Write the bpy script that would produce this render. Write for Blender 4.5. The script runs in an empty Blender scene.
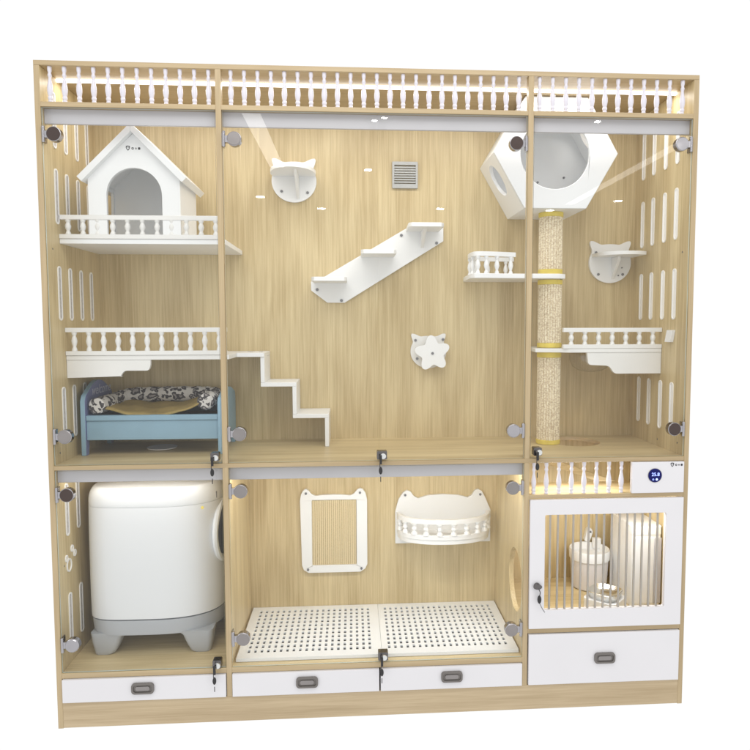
import bpy, bmesh, math, random
from mathutils import Vector, Matrix
from mathutils.geometry import tessellate_polygon
random.seed(7)
PI = math.pi; R = math.radians
scene = bpy.context.scene
C = scene.collection
W, D, T = 2.4, 0.485, 0.016          # cabinet width, inner depth, board thickness

# ------------------------------------------------------------------ materials
def newmat(name):
    m = bpy.data.materials.new(name); m.use_nodes = True
    return m, m.node_tree.nodes, m.node_tree.links, m.node_tree.nodes['Principled BSDF']
def plain(name, col, rough=.45, metal=0., var=.04, scale=14., bump=.0, spec=.5, coat=0.):
    m, n, l, b = newmat(name)
    tc = n.new('ShaderNodeTexCoord'); ns = n.new('ShaderNodeTexNoise')
    ns.inputs['Scale'].default_value = scale; ns.inputs['Detail'].default_value = 4
    l.new(tc.outputs['Object'], ns.inputs['Vector'])
    r = n.new('ShaderNodeValToRGB'); l.new(ns.outputs['Fac'], r.inputs['Fac'])
    r.color_ramp.elements[0].position = .3; r.color_ramp.elements[1].position = .7
    r.color_ramp.elements[0].color = [c*(1-var) for c in col]+[1]; r.color_ramp.elements[1].color = [min(1, c*(1+var)) for c in col]+[1]
    l.new(r.outputs['Color'], b.inputs['Base Color'])
    b.inputs['Roughness'].default_value = rough; b.inputs['Metallic'].default_value = metal
    b.inputs['Specular IOR Level'].default_value = spec; b.inputs['Coat Weight'].default_value = coat
    if bump:
        ns2 = n.new('ShaderNodeTexNoise'); ns2.inputs['Scale'].default_value = scale*18; l.new(tc.outputs['Object'], ns2.inputs['Vector'])
        bp = n.new('ShaderNodeBump'); bp.inputs['Strength'].default_value = bump; bp.inputs['Distance'].default_value = .001
        l.new(ns2.outputs['Fac'], bp.inputs['Height']); l.new(bp.outputs['Normal'], b.inputs['Normal'])
    return m
def wood(name, light, dark, axis='Z', rough=.42):
    m, n, l, b = newmat(name)
    tc = n.new('ShaderNodeTexCoord')
    def mp(s_across, s_along, off=0.):
        k = n.new('ShaderNodeMapping'); s = [s_across]*3; s['XYZ'.index(axis)] = s_along
        k.inputs['Scale'].default_value = s; k.inputs['Location'].default_value = (off, off*.7, off*1.3)
        l.new(tc.outputs['Object'], k.inputs['Vector']); return k
    def noise(mpn, sc, det, dist=0.):
        t = n.new('ShaderNodeTexNoise'); t.inputs['Scale'].default_value = sc; t.inputs['Detail'].default_value = det
        t.inputs['Roughness'].default_value = .6; t.inputs['Distortion'].default_value = dist
        l.new(mpn.outputs[0], t.inputs['Vector']); return t
    sv = n.new('ShaderNodeVectorMath'); sv.operation = 'MULTIPLY'; l.new(tc.outputs['Object'], sv.inputs[0])
    sc_ = [13.1]*3; sc_['XYZ'.index(axis)] = .03; sv.inputs[1].default_value = sc_
    fv = n.new('ShaderNodeVectorMath'); fv.operation = 'FLOOR'; l.new(sv.outputs[0], fv.inputs[0])
    stv = n.new('ShaderNodeTexWhiteNoise'); stv.noise_dimensions = '3D'; l.new(fv.outputs[0], stv.inputs['Vector'])
    fine = noise(mp(1, .018), 240, 6)                 # pores and fine streaks
    mid = noise(mp(1, .035, 3.1), 75, 5, .5)           # growth-ring streaks
    band = noise(mp(1, .10, 7.7), 8, 3, .5)           # broad staves
    wv = n.new('ShaderNodeTexWave'); wv.wave_type = 'RINGS'; wv.inputs['Scale'].default_value = 5.; wv.inputs['Distortion'].default_value = 9
    wv.inputs['Detail'].default_value = 3; wv.inputs['Detail Scale'].default_value = 1.2; l.new(mp(1, .12, 1.3).outputs[0], wv.inputs['Vector'])
    def mul(a, k):
        q = n.new('ShaderNodeMath'); q.operation = 'MULTIPLY'; l.new(a, q.inputs[0]); q.inputs[1].default_value = k; return q.outputs[0]
    def add(a, c):
        q = n.new('ShaderNodeMath'); q.operation = 'ADD'; l.new(a, q.inputs[0]); l.new(c, q.inputs[1]); return q.outputs[0]
    s = add(add(mul(fine.outputs['Fac'], .38), mul(mid.outputs['Fac'], .32)), add(mul(band.outputs['Fac'], .24), mul(wv.outputs['Fac'], .06)))
    s = add(mul(s, .93), mul(stv.outputs['Value'], .07))
    r = n.new('ShaderNodeValToRGB'); l.new(s, r.inputs['Fac'])
    e = r.color_ramp.elements; e[0].position = .39; e[0].color = [*dark, 1]; e[1].position = .60; e[1].color = [*light, 1]
    l.new(r.outputs['Color'], b.inputs['Base Color']); b.inputs['Roughness'].default_value = rough
    bp = n.new('ShaderNodeBump'); bp.inputs['Strength'].default_value = .12; bp.inputs['Distance'].default_value = .0006
    l.new(fine.outputs['Fac'], bp.inputs['Height']); l.new(bp.outputs['Normal'], b.inputs['Normal'])
    return m
def emit(name, col, s):
    m, n, l, b = newmat(name)
    b.inputs['Base Color'].default_value = [*col, 1]; b.inputs['Emission Color'].default_value = [*col, 1]; b.inputs['Emission Strength'].default_value = s
    return m
def glass(name, tint, k, f0=.045, rough=0.):
    m, n, l, b = newmat(name); n.remove(b)
    out = [x for x in n if x.type == 'OUTPUT_MATERIAL'][0]
    tr = n.new('ShaderNodeBsdfTransparent'); tr.inputs['Color'].default_value = [*tint, 1]
    gl = n.new('ShaderNodeBsdfGlossy'); gl.inputs['Roughness'].default_value = rough
    lw = n.new('ShaderNodeLayerWeight'); lw.inputs['Blend'].default_value = .5
    p = n.new('ShaderNodeMath'); p.operation = 'POWER'; l.new(lw.outputs['Facing'], p.inputs[0]); p.inputs[1].default_value = 5
    q = n.new('ShaderNodeMath'); q.operation = 'MULTIPLY_ADD'; l.new(p.outputs[0], q.inputs[0]); q.inputs[1].default_value = k; q.inputs[2].default_value = f0
    mx = n.new('ShaderNodeMixShader'); l.new(q.outputs[0], mx.inputs['Fac']); l.new(tr.outputs[0], mx.inputs[1]); l.new(gl.outputs[0], mx.inputs[2])
    l.new(mx.outputs[0], out.inputs['Surface']); return m

OAK_L, OAK_D = (.65, .535, .315), (.44, .335, .168)
M = {}
M['wood_v'] = wood('oak_vertical', OAK_L, OAK_D, 'Z')
M['wood_h'] = wood('oak_horizontal', OAK_L, OAK_D, 'X')
EDG_L, EDG_D = (.49, .38, .225), (.38, .285, .16)
M['edge_v'] = wood('oak_edge_vertical', EDG_L, EDG_D, 'Z')
M['edge_h'] = wood('oak_edge_horizontal', EDG_L, EDG_D, 'X')
M['plinth'] = wood('oak_plinth', (.52, .41, .26), (.38, .285, .165), 'X')
M['white'] = plain('white_lacquer', (.81, .82, .83), .38, var=.012, scale=6)
M['offwhite'] = plain('off_white_board', (.77, .765, .75), .42, var=.02, scale=8)
M['front'] = plain('white_drawer_front', (.69, .68, .70), .35, var=.012, scale=5)
M['valance'] = plain('grey_white_strip', (.51, .50, .53), .4, var=.03, scale=5)
M['plastic'] = plain('white_plastic', (.82, .84, .86), .28, var=.01, scale=4)
M['baluster'] = plain('white_spindle', (.64, .62, .68), .35, var=.02, scale=20)
M['tray_plastic'] = plain('white_tray_plastic', (.83, .86, .90), .35, var=.01, scale=4)
M['shell_plastic'] = plain('white_shell_plastic', (.72, .735, .755), .3, var=.01, scale=4)
M['grey_plastic'] = plain('grey_plastic', (.42, .44, .47), .4, var=.02, scale=6)
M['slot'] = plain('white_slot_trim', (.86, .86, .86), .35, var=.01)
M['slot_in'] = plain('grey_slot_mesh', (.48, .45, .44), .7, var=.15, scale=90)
M['chrome'] = plain('chrome', (.42, .41, .43), .16, 1., var=.05)
M['chrome_dark'] = plain('brushed_steel', (.30, .28, .275), .34, 1., var=.06)
M['steel'] = plain('polished_steel', (.72, .73, .72), .22, 1., var=.03)
M['cap_dark'] = plain('dark_bronze_cap', (.075, .055, .05), .28, .6)
M['lock_metal'] = plain('dark_lock_metal', (.16, .15, .15), .25, 1.)
M['glass_edge'] = plain('polished_glass_edge', (.62, .68, .63), .2)
M['bar_steel'] = plain('pale_steel_bar', (.40, .37, .33), .38, .5)
M['black'] = plain('black_plastic', (.018, .017, .018), .35)
M['dark'] = plain('shade_black', (.02, .02, .02), .8)  # near-black standing in for shade under the trays and inside the bed
M['screw'] = plain('screw_metal', (.22, .22, .23), .35, .8)
M['handle'] = plain('grey_handle', (.17, .155, .145), .4, .35)
M['blue'] = plain('light_blue_paint', (.245, .395, .51), .45, var=.05, scale=9)
M['navy'] = plain('violet_blue_paint', (.19, .22, .42), .5, var=.05, scale=9)
M['mat'] = plain('olive_fabric', (.34, .25, .085), .85, var=.15, scale=26, bump=.6)
M['yellow'] = plain('yellow_felt', (.72, .58, .12), .8, var=.08, scale=40, bump=.4)
M['grille'] = plain('grey_grille', (.40, .41, .41), .45, .3)
M['led'] = emit('led_diffuser', (1., .98, .95), 4)
M['led_low'] = emit('led_diffuser_warm', (1., .97, .90), 5)
M['screen'] = plain('navy_screen', (.006, .008, .10), .45, spec=.15)
M['digit'] = emit('screen_digits', (.35, .45, 1.), 1.6)
M['ink'] = plain('dark_print', (.03, .03, .035), .6)
M['print_white'] = plain('pale_print', (.55, .57, .70), .6)
M['glass'] = glass('door_glass', (.988, .990, .984), .8, .026, .012)
M['acrylic'] = glass('clear_acrylic', (.97, .97, .97), .9, .13, .02)
# printed bolster fabric: white with black blotches and rings
def printed():
    m, n, l, b = newmat('animal_print_fabric')
    tc = n.new('ShaderNodeTexCoord'); vo = n.new('ShaderNodeTexVoronoi'); vo.inputs['Scale'].default_value = 38
    ns = n.new('ShaderNodeTexNoise'); ns.inputs['Scale'].default_value = 30; ns.inputs['Detail'].default_value = 2
    mx = n.new('ShaderNodeMix'); mx.data_type = 'VECTOR'; mx.inputs['Factor'].default_value = .045
    l.new(tc.outputs['Object'], ns.inputs['Vector']); l.new(tc.outputs['Object'], mx.inputs[4]); l.new(ns.outputs['Color'], mx.inputs[5])
    l.new(mx.outputs[1], vo.inputs['Vector'])
    r = n.new('ShaderNodeValToRGB'); l.new(vo.outputs['Distance'], r.inputs['Fac'])
    e = r.color_ramp.elements; wc, bc = (.62, .60, .58, 1), (.05, .045, .05, 1)
    e[0].position = 0; e[0].color = (.28, .26, .26, 1); e[1].position = .30; e[1].color = bc
    for p, c in ((.24, (.30, .28, .28, 1)), (.50, bc), (.545, wc), (.9, wc)):
        x = e.new(p); x.color = c
    l.new(r.outputs['Color'], b.inputs['Base Color']); b.inputs['Roughness'].default_value = .85
    return m
M['print'] = printed()
def ropemat():
    m, n, l, b = newmat('sisal_rope')
    tc = n.new('ShaderNodeTexCoord'); k = n.new('ShaderNodeMapping'); k.inputs['Scale'].default_value = (.6, .6, .9)
    ns = n.new('ShaderNodeTexNoise'); ns.inputs['Scale'].default_value = 230; ns.inputs['Detail'].default_value = 4
    l.new(tc.outputs['Object'], k.inputs['Vector']); l.new(k.outputs[0], ns.inputs['Vector'])
    r = n.new('ShaderNodeValToRGB'); l.new(ns.outputs['Fac'], r.inputs['Fac'])
    r.color_ramp.elements[0].position = .40; r.color_ramp.elements[0].color = (.58, .47, .32, 1)
    r.color_ramp.elements[1].position = .58; r.color_ramp.elements[1].color = (.84, .76, .58, 1)
    l.new(r.outputs['Color'], b.inputs['Base Color']); b.inputs['Roughness'].default_value = .9
    return m
M['rope'] = ropemat()
def sisalboard():
    m, n, l, b = newmat('sisal_board')
    tc = n.new('ShaderNodeTexCoord'); wv = n.new('ShaderNodeTexWave'); wv.bands_direction = 'X'; wv.inputs['Scale'].default_value = 34
    wv.inputs['Distortion'].default_value = .6; wv.inputs['Detail Scale'].default_value = 8; wv.inputs['Detail'].default_value = 3
    ns = n.new('ShaderNodeTexNoise'); ns.inputs['Scale'].default_value = 240
    l.new(tc.outputs['Object'], wv.inputs['Vector']); l.new(tc.outputs['Object'], ns.inputs['Vector'])
    a = n.new('ShaderNodeMath'); a.operation = 'MULTIPLY_ADD'; l.new(ns.outputs['Fac'], a.inputs[0]); a.inputs[1].default_value = .7; l.new(wv.outputs['Fac'], a.inputs[2])
    r = n.new('ShaderNodeValToRGB'); l.new(a.outputs[0], r.inputs['Fac'])
    r.color_ramp.elements[0].position = .25; r.color_ramp.elements[0].color = (.38, .29, .15, 1)
    r.color_ramp.elements[1].position = .9; r.color_ramp.elements[1].color = (.68, .57, .36, 1)
    l.new(r.outputs['Color'], b.inputs['Base Color']); b.inputs['Roughness'].default_value = .9
    bp = n.new('ShaderNodeBump'); bp.inputs['Strength'].default_value = .6; bp.inputs['Distance'].default_value = .002
    l.new(a.outputs[0], bp.inputs['Height']); l.new(bp.outputs['Normal'], b.inputs['Normal'])
    return m
M['sisal'] = sisalboard()

# ------------------------------------------------------------------ mesh helpers
def BM(): return bmesh.new()
def box(bm, x0, x1, y0, y1, z0, z1):
    v = [bm.verts.new(p) for p in ((x0,y0,z0),(x1,y0,z0),(x1,y1,z0),(x0,y1,z0),(x0,y0,z1),(x1,y0,z1),(x1,y1,z1),(x0,y1,z1))]
    for f in ((0,3,2,1),(4,5,6,7),(0,1,5,4),(1,2,6,5),(2,3,7,6),(3,0,4,7)): bm.faces.new([v[i] for i in f])
    return v
def P3(plane, a, b, d):
    return {'xz': (a, d, b), 'yz': (d, a, b), 'xy': (a, b, d)}[plane]
def prism(bm, loops, plane, d0, d1):
    """flat board with any outline and holes: loops[0] outer, others holes, extruded d0..d1 along the third axis"""
    tris = tessellate_polygon([[Vector((a, b, 0)) for a, b in lp] for lp in loops])
    rings = []
    for d in (d0, d1): rings.append([[bm.verts.new(P3(plane, a, b, d)) for a, b in lp] for lp in loops])
    for k in (0, 1):
        flat = [v for lp in rings[k] for v in lp]
        for t in tris:
            try: bm.faces.new([flat[i] for i in t])
            except ValueError: pass
    for i, lp in enumerate(loops):
        n = len(lp)
        for j in range(n):
            bm.faces.new([rings[0][i][j], rings[0][i][(j+1) % n], rings[1][i][(j+1) % n], rings[1][i][j]])
def lathe(bm, prof, c=(0,0,0), axis='z', seg=16, cap=True):
    rings = []
    for r, h in prof:
        ring = []
        for k in range(seg):
            a = 2*PI*k/seg; p = {'z': (r*math.cos(a), r*math.sin(a), h), 'y': (r*math.cos(a), h, r*math.sin(a)), 'x': (h, r*math.cos(a), r*math.sin(a))}[axis]
            ring.append(bm.verts.new((c[0]+p[0], c[1]+p[1], c[2]+p[2])))
        rings.append(ring)
    for a, b in zip(rings, rings[1:]):
        for k in range(seg): bm.faces.new([a[k], a[(k+1) % seg], b[(k+1) % seg], b[k]])
    if cap:
        for rg in (rings[0], rings[-1]):
            bm.faces.new(rg)
def tube(bm, pts, r, seg=8, rad=None):
    pts = [Vector(p) for p in pts]; rings = []; up = None
    for i, p in enumerate(pts):
        d = (pts[min(i+1, len(pts)-1)]-pts[max(i-1, 0)]).normalized()
        if up is None: up = d.orthogonal().normalized()
        up = (up-d*up.dot(d)).normalized(); s = d.cross(up); rr = rad[i] if rad else r
        rings.append([bm.verts.new(p+up*rr*math.cos(2*PI*k/seg)+s*rr*math.sin(2*PI*k/seg)) for k in range(seg)])
    for a, b in zip(rings, rings[1:]):
        for k in range(seg): bm.faces.new([a[k], a[(k+1) % seg], b[(k+1) % seg], b[k]])
    bm.faces.new(rings[0]); bm.faces.new(rings[-1])
def circ(cx, cy, r, n=32, a0=0., a1=2*PI, ry=None):
    full = abs(a1-a0-2*PI) < 1e-6
    return [(cx+r*math.cos(a0+(a1-a0)*k/(n if full else n-1)), cy+(ry or r)*math.sin(a0+(a1-a0)*k/(n if full else n-1))) for k in range(n)]
def rrect(x0, x1, y0, y1, r, n=6):
    p = []
    for cx, cy, a in ((x1-r, y0+r, -PI/2), (x1-r, y1-r, 0), (x0+r, y1-r, PI/2), (x0+r, y0+r, PI)):
        p += [(cx+r*math.cos(a+PI/2*k/n), cy+r*math.sin(a+PI/2*k/n)) for k in range(n+1)]
    return p
def obj(name, bm, mat, parent=None, bevel=0., smooth=True, sub=0):
    bmesh.ops.recalc_face_normals(bm, faces=bm.faces[:])
    me = bpy.data.meshes.new(name); bm.to_mesh(me); bm.free()
    for q in (mat if isinstance(mat, list) else [mat]): me.materials.append(M[q] if isinstance(q, str) else q)
    if smooth:
        for p in me.polygons: p.use_smooth = True
        me.set_sharp_from_angle(angle=R(38))
    o = bpy.data.objects.new(name, me); C.objects.link(o)
    if parent is not None:
        o.parent = parent
        g = parent
        off = Vector((0, 0, 0))
        while g is not None: off += g.location; g = g.parent
        me.transform(Matrix.Translation(-off))        # shapes are written in cabinet coordinates
    if bevel:
        b = o.modifiers.new('bevel', 'BEVEL'); b.width = bevel; b.segments = 2; b.limit_method = 'ANGLE'; b.angle_limit = R(50)
    if sub:
        s = o.modifiers.new('sub', 'SUBSURF'); s.levels = s.render_levels = sub
    return o
def bx(name, mat, parent, *ext, bevel=.0012):
    bm = BM(); box(bm, *ext); return obj(name, bm, mat, parent, bevel)
def thing(name, label, cat, loc, group=None):
    o = bpy.data.objects.new(name, None); C.objects.link(o); o.location = loc; o.empty_display_size = .05
    o['label'] = label; o['category'] = cat
    if group: o['group'] = group
    return o
def clone(src, parent, loc):
    c = src.copy(); C.objects.link(c); c.parent = parent; c.location = loc
    for ch in src.children:
        d = ch.copy(); C.objects.link(d); d.parent = c
    return c
def shift_origin(o, p):
    """put the object's origin at p (cabinet coordinates) so that copies can be moved about"""
    base = Vector((0,0,0)); g = o.parent
    while g is not None: base += g.location; g = g.parent
    p = Vector(p)-base; o.data.transform(Matrix.Translation(-p)); o.location = p
def screws(parent, pts, y, r=.006):
    for x, z in pts:
        bm = BM(); lathe(bm, [(r*.5, -.004), (r*.95, -.0035), (r, -.001), (r, .001)], (x, y, z), 'y', 14); obj('screw', bm, 'screw', parent)

# ------------------------------------------------------------------ the cabinet
X1, X2, XM = .633, 1.765, 1.202      # centre lines of the two uprights and of the double doors
HT = T/2+.002
cab = thing('cat_cabinet', 'large white and pale oak cat cabinet with glass doors, holding every other object', 'cabinet', (0, 0, 0))
ZP, ZD, ZS, ZB, ZM, ZR0, ZR1, ZC, ZT = .100, .192, .212, .976, .992, 2.268, 2.285, 2.409, 2.426

def slotpanel(name, x0, x1):
    bm = BM(); box(bm, x0, x1, 0, D+.012, 0, ZC); return obj(name, bm, ['edge_v'], cab, .0012)
for (a, b) in ((0, .0195), (W-.0195, W)):
    o = slotpanel('side_panel', a, b)
    o.data.materials.append(M['wood_v'])
    for p in o.data.polygons:
        if abs(p.normal.x) > .5: p.material_index = 1
bx('top_panel', 'edge_h', cab, 0, W, 0, D+.012, ZC, ZT)
bx('back_panel', 'wood_v', cab, .0195, W-.0195, D, D+.012, .1, ZC, bevel=0)
bx('plinth', 'plinth', cab, .0195, W-.0195, 0.0, .018, .002, ZP)
def board(name, x0, x1, z0, z1, y1=D, y0=0.):
    bm = BM(); box(bm, x0, x1, y0, y1, z0, z1); o = obj(name, bm, ['edge_h', 'wood_h'], cab, .001)
    for p in o.data.polygons:
        if abs(p.normal.z) > .5: p.material_index = 1
    return o
# bottom shelves of the left and middle bays, mid shelf (with a round cat hole in the right bay)
board('bottom_shelf', .0195, X1-HT, ZD, ZS); board('bottom_shelf', X1+HT, X2-HT, ZD, ZS)
bm = BM(); prism(bm, [[(.0195, 0), (W-.0195, 0), (W-.0195, D), (.0195, D)], circ(2.06, .345, .115, 40)], 'xy', ZB, ZM)
o = obj('mid_shelf', bm, ['edge_h', 'wood_h'], cab, .0008)
for p in o.data.polygons:
    if abs(p.normal.z) > .5: p.material_index = 1
board('feeding_shelf', X2+HT, W-.0195, .307, .3265)
board('spindle_shelf', X2+HT, W-.0195, .837, .852, .19)
bm = BM(); box(bm, 1.93, 2.36, .30, .312, .80, .83)
for v in bm.verts: v.co.z += (2.36-v.co.x)*.36-.05 if v.co.x < 2.3 else -.05
# sloping board standing in for a diagonal of light behind the small spindles
obj('light_line_board', bm, 'wood_h', cab, .001)
# uprights: posts above, full partitions below
for xc in (X1, X2):
    bx('post', 'edge_v', cab, xc-HT, xc+HT, 0, .028, ZM, ZC)
def partition(xc, hole):
    bm = BM(); lp = [[(0, 0.1), (D, 0.1), (D, ZB), (0, ZB)]]
    if hole: lp.append(circ(.122, .475, .102, 40, ry=.126))
    prism(bm, lp, 'yz', xc-HT, xc+HT)
    o = obj('partition', bm, ['wood_v', 'edge_v'], cab, .001)
    for p in o.data.polygons:
        if p.normal.y < -.5 and p.center.y < .01: p.material_index = 1
partition(X1, False); partition(X2, True)
# cornice rail with spindles, valances behind the glass, led strips
for a, b in ((.0195, X1-HT), (X1+HT, X2-HT), (X2+HT, W-.0195)):
    bx('cornice_rail', 'edge_h', cab, a, b, 0, .03, ZR0, ZR1)
    bx('valance', 'valance', cab, a, b, .026, .038, 2.216, ZR0)
for a, b in ((.0195, X1-HT), (X1+HT, X2-HT)):
    bx('valance', 'valance', cab, a, b, .026, .038, .925, ZB)
bx('base_panel', 'wood_h', cab, .0195, W-.0195, .0185, D, .088, .0995, bevel=0)
bx('led_strip', 'led', cab, .021, W-.021, .128, .140, 2.3995, ZC-.0005, bevel=0)
for a, b in ((.03, X1-HT-.01), (X1+HT+.01, X2-HT-.01)): bx('led_strip', 'led_low', cab, a, b, .046, .060, .962, ZB-.0005, bevel=0)
bx('led_strip', 'led_low', cab, X2+HT+.01, W-.03, .05, .062, .825, .8365, bevel=0)
bx('led_strip', 'led_low', cab, X2+HT+.01, W-.24, .05, .062, .965, ZB-.0005, bevel=0)

def spindle_profile(h, k=1.):
    return [(r*k, z*h) for r, z in ((.0088,0),(.0088,.05),(.0072,.065),(.0098,.10),(.0098,.15),(.0076,.175),(.0095,.22),(.0118,.33),(.0112,.43),(.0085,.54),(.0062,.64),(.0056,.70),(.0078,.735),(.0088,.77),(.0066,.805),(.0062,.84),(.0082,.88),(.0088,.92),(.0088,1.))]
sp = None
def spindle(x, y, z, h=.124):
    global sp
    if sp is None:
        bm = BM(); lathe(bm, spindle_profile(h-.001, .84), (0, 0, 0), 'z', 16); sp = obj('baluster', bm, 'baluster', cab); sp.location = (x, y, z); return
    c = sp.copy(); C.objects.link(c); c.location = (x, y, z)
for k in range(12): spindle(.049+.0499*k, .014, ZR1+.0005)
for k in range(23): spindle(.676+.04755*k, .014, ZR1+.0005)
for k in range(12): spindle(1.799+.0494*k, .014, ZR1+.0005)
for k in range(8): spindle(1.795+.0492*k, .014, .8525)

# ventilation slots: one white racetrack trim with a mesh inside, copied
def slot_proto(side, h):
    s = 1 if side < 0 else -1; xw = .0195 if side < 0 else W-.0195
    bm = BM(); w = .029; out = rrect(-w/2, w/2, 0, h, w*.499, 8); inn = rrect(-w/2+.0055, w/2-.0055, .0055, h-.0055, (w/2-.0055)*.99, 8)
    prism(bm, [out, inn], 'yz', xw-s*.001, xw+s*.003); o = obj('vent_slot', bm, 'slot', cab, .0006); o.location = (0, 0, 0)
    bm = BM(); prism(bm, [rrect(-w/2+.0056, w/2-.0056, .0056, h-.0056, (w/2-.0056)*.99, 8)], 'yz', xw-s*.001, xw+s*.0008)
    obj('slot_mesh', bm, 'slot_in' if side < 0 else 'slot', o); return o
for side, rows in ((-1, ((2.15, .2), (1.875, .203), (1.52, .201), (1.07, .203))), (1, ((2.128, .2), (1.834, .203), (1.52, .2), (1.068, .2)))):
    o = None
    for z, h in rows:
        for y in (.1, .192, .292, .392) if side < 0 else (.11, .205, .308, .405):
            if o is None: o = slot_proto(side, .202); o.location = (0, y, z)
            else: clone(o, cab, (0, y, z))
    if side < 0:
        for z in (.704, .281):
            for y in (.092, .19): clone(o, cab, (0, y, z))
for y, z, a, b in ((.092, .590, .021, .026), (.072, .622, .011, .014), (.122, .645, .012, .014), (.144, .620, .012, .014)):   # paw shaped vent
    bm = BM(); prism(bm, [circ(y, z, a, 20, ry=b), circ(y, z, a-.005, 20, ry=b-.005)], 'yz', .019, .0235); obj('paw_vent', bm, 'slot', cab, .0005)
for xs, s_, y, z in ((.0195, 1, .055, 1.030), (.0195, 1, .43, 1.33), (W-.0195, -1, .055, 1.035), (W-.0195, -1, .22, 1.02), (W-.0195, -1, .055, 1.78), (.0195, 1, .055, 1.78), (.0195, 1, .055, .60)):
    bm = BM(); lathe(bm, [(.0035, -.001), (.0035, .0006)], (xs, y, z), 'x', 12); obj('screw_hole', bm, 'screw', cab)

# drawers
def drawer(x0, x1, z0, z1, hx, hz):
    bm = BM(); box(bm, x0, x1, -.0085, .008, z0, z1); d = obj('drawer', bm, 'front', cab, .0015)
    hm = BM(); prism(hm, [rrect(hx-.041, hx+.041, hz-.021, hz+.021, .013)], 'xz', -.0120, -.0085)
    prism(hm, [rrect(hx-.041, hx+.041, hz-.021, hz+.021, .013), rrect(hx-.034, hx+.034, hz-.014, hz+.014, .009)], 'xz', -.0165, -.0121); hd = obj('handle', hm, 'handle', d, .001)
    hm = BM(); prism(hm, [rrect(hx-.026, hx+.026, hz-.008, hz+.008, .007)], 'xz', -.0150, -.0121); obj('pull', hm, 'chrome_dark', hd, .0012)
drawer(.0225, X1-.012, .1025, .1905, .316, .151)
drawer(X1+.012, 1.199, .1025, .1905, .925, .151)
drawer(1.2045, X2-.012, .1025, .1905, 1.478, .152)
drawer(X2+.013, W-.022, .1035, .3045, 2.078, .205)

# glass doors with hinges, locks and keys
def hinge(door, xs, z, s, tint):
    """xs: inner face of the upright, s = +1 door opens to the right of it"""
    bm = BM()
    box(bm, *sorted((xs, xs+s*.004)), 0.0, .034, z-.024, z+.024)               # plate screwed to the upright
    box(bm, *sorted((xs+s*.004, xs+s*.028)), -.006, .012, z-.012, z+.012)
    lathe(bm, [(.0055, -.028), (.0055, .028)], (xs+s*.008, -.003, z), 'z', 12)
    lathe(bm, [(.0235, -.0105), (.0258, -.0090), (.0258, .013), (.022, .0155)], (xs+s*.045, 0, z), 'y', 32)
    h = obj('hinge', bm, 'chrome', door, .0008)
    bm = BM(); lathe(bm, [(.0001, -.0125), (.0225, -.0122), (.0238, -.0105)], (xs+s*.045, 0, z), 'y', 32, cap=False); obj('hinge_cap', bm, tint, h)
def lock(door, x, z, double=False):
    w = .0155 if not double else .019
    bm = BM(); prism(bm, [rrect(x-w, x+w, z-.014, z+.017, .004)], 'xz', -.014, .016); b = obj('lock', bm, 'lock_metal', door, .002)
    bm = BM(); lathe(bm, [(.0105, -.023), (.0115, -.020), (.0115, -.013)], (x+.004, 0, z), 'y', 24)
    obj('lock_barrel', bm, 'steel', b)
    bm = BM(); prism(bm, [circ(x-.006, z-.052, .0068, 18, ry=.014)], 'xz', -.033, -.029); box(bm, x-.010, x-.001, -.034, -.028, z-.028, z+.004)
    tube(bm, [(x-.001, -.031, z-.016), (x-.009, -.033, z-.028), (x-.009, -.032, z-.042)], .0016, 6)
    box(bm, x-.0075, x-.0045, -.0318, -.0302, z-.094, z-.074)
    obj('key', bm, 'black', b, .0006)
def gdoor(x0, x1, z0, z1, hs, hz, tints, lk=None, dbl=False):
    bm = BM(); box(bm, x0, x1, 0.001, .0065, z0, z1); d = obj('glass_door', bm, ['glass', 'glass_edge'], cab, 0)
    for p in d.data.polygons:
        if abs(p.normal.y) < .5: p.material_index = 1
    for z, t in zip(hz, tints): hinge(d, hs[0], z, hs[1], t)
    if lk: lock(d, lk[0], lk[1], dbl)
    return d
a0, a1, b0, b1, c0, c1 = .0225, X1-.013, X1+.013, X2-.013, X2+.013, W-.0225
gdoor(a0, a1, ZM+.003, ZR0-.003, (.0195, 1), (2.172, 1.10), ('cap_dark', 'chrome_dark'), (.598, 1.018))
gdoor(b0, XM-.0015, ZM+.003, ZR0-.003, (X1+HT, 1), (2.165, 1.102), ('chrome_dark', 'chrome_dark'))
gdoor(XM+.0015, b1, ZM+.003, ZR0-.003, (X2-HT, -1), (2.165, 1.101), ('cap_dark', 'chrome'), (XM+.010, 1.015), True)
gdoor(c0, c1, ZM+.003, ZR0-.003, (W-.0195, -1), (2.172, 1.100), ('chrome', 'cap_dark'), (1.802, 1.020))
gdoor(a0, a1, ZS+.003, ZB-.003, (.0195, 1), (.886, .322), ('cap_dark', 'chrome'), (.590, .232))
gdoor(b0, XM-.0015, ZS+.003, ZB-.003, (X1+HT, 1), (.888, .325), ('chrome_dark', 'chrome_dark'))
gdoor(XM+.0015, b1, ZS+.003, ZB-.003, (X2-HT, -1), (.882, .327), ('chrome_dark', 'chrome_dark'), (XM+.012, .241), True)

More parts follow.
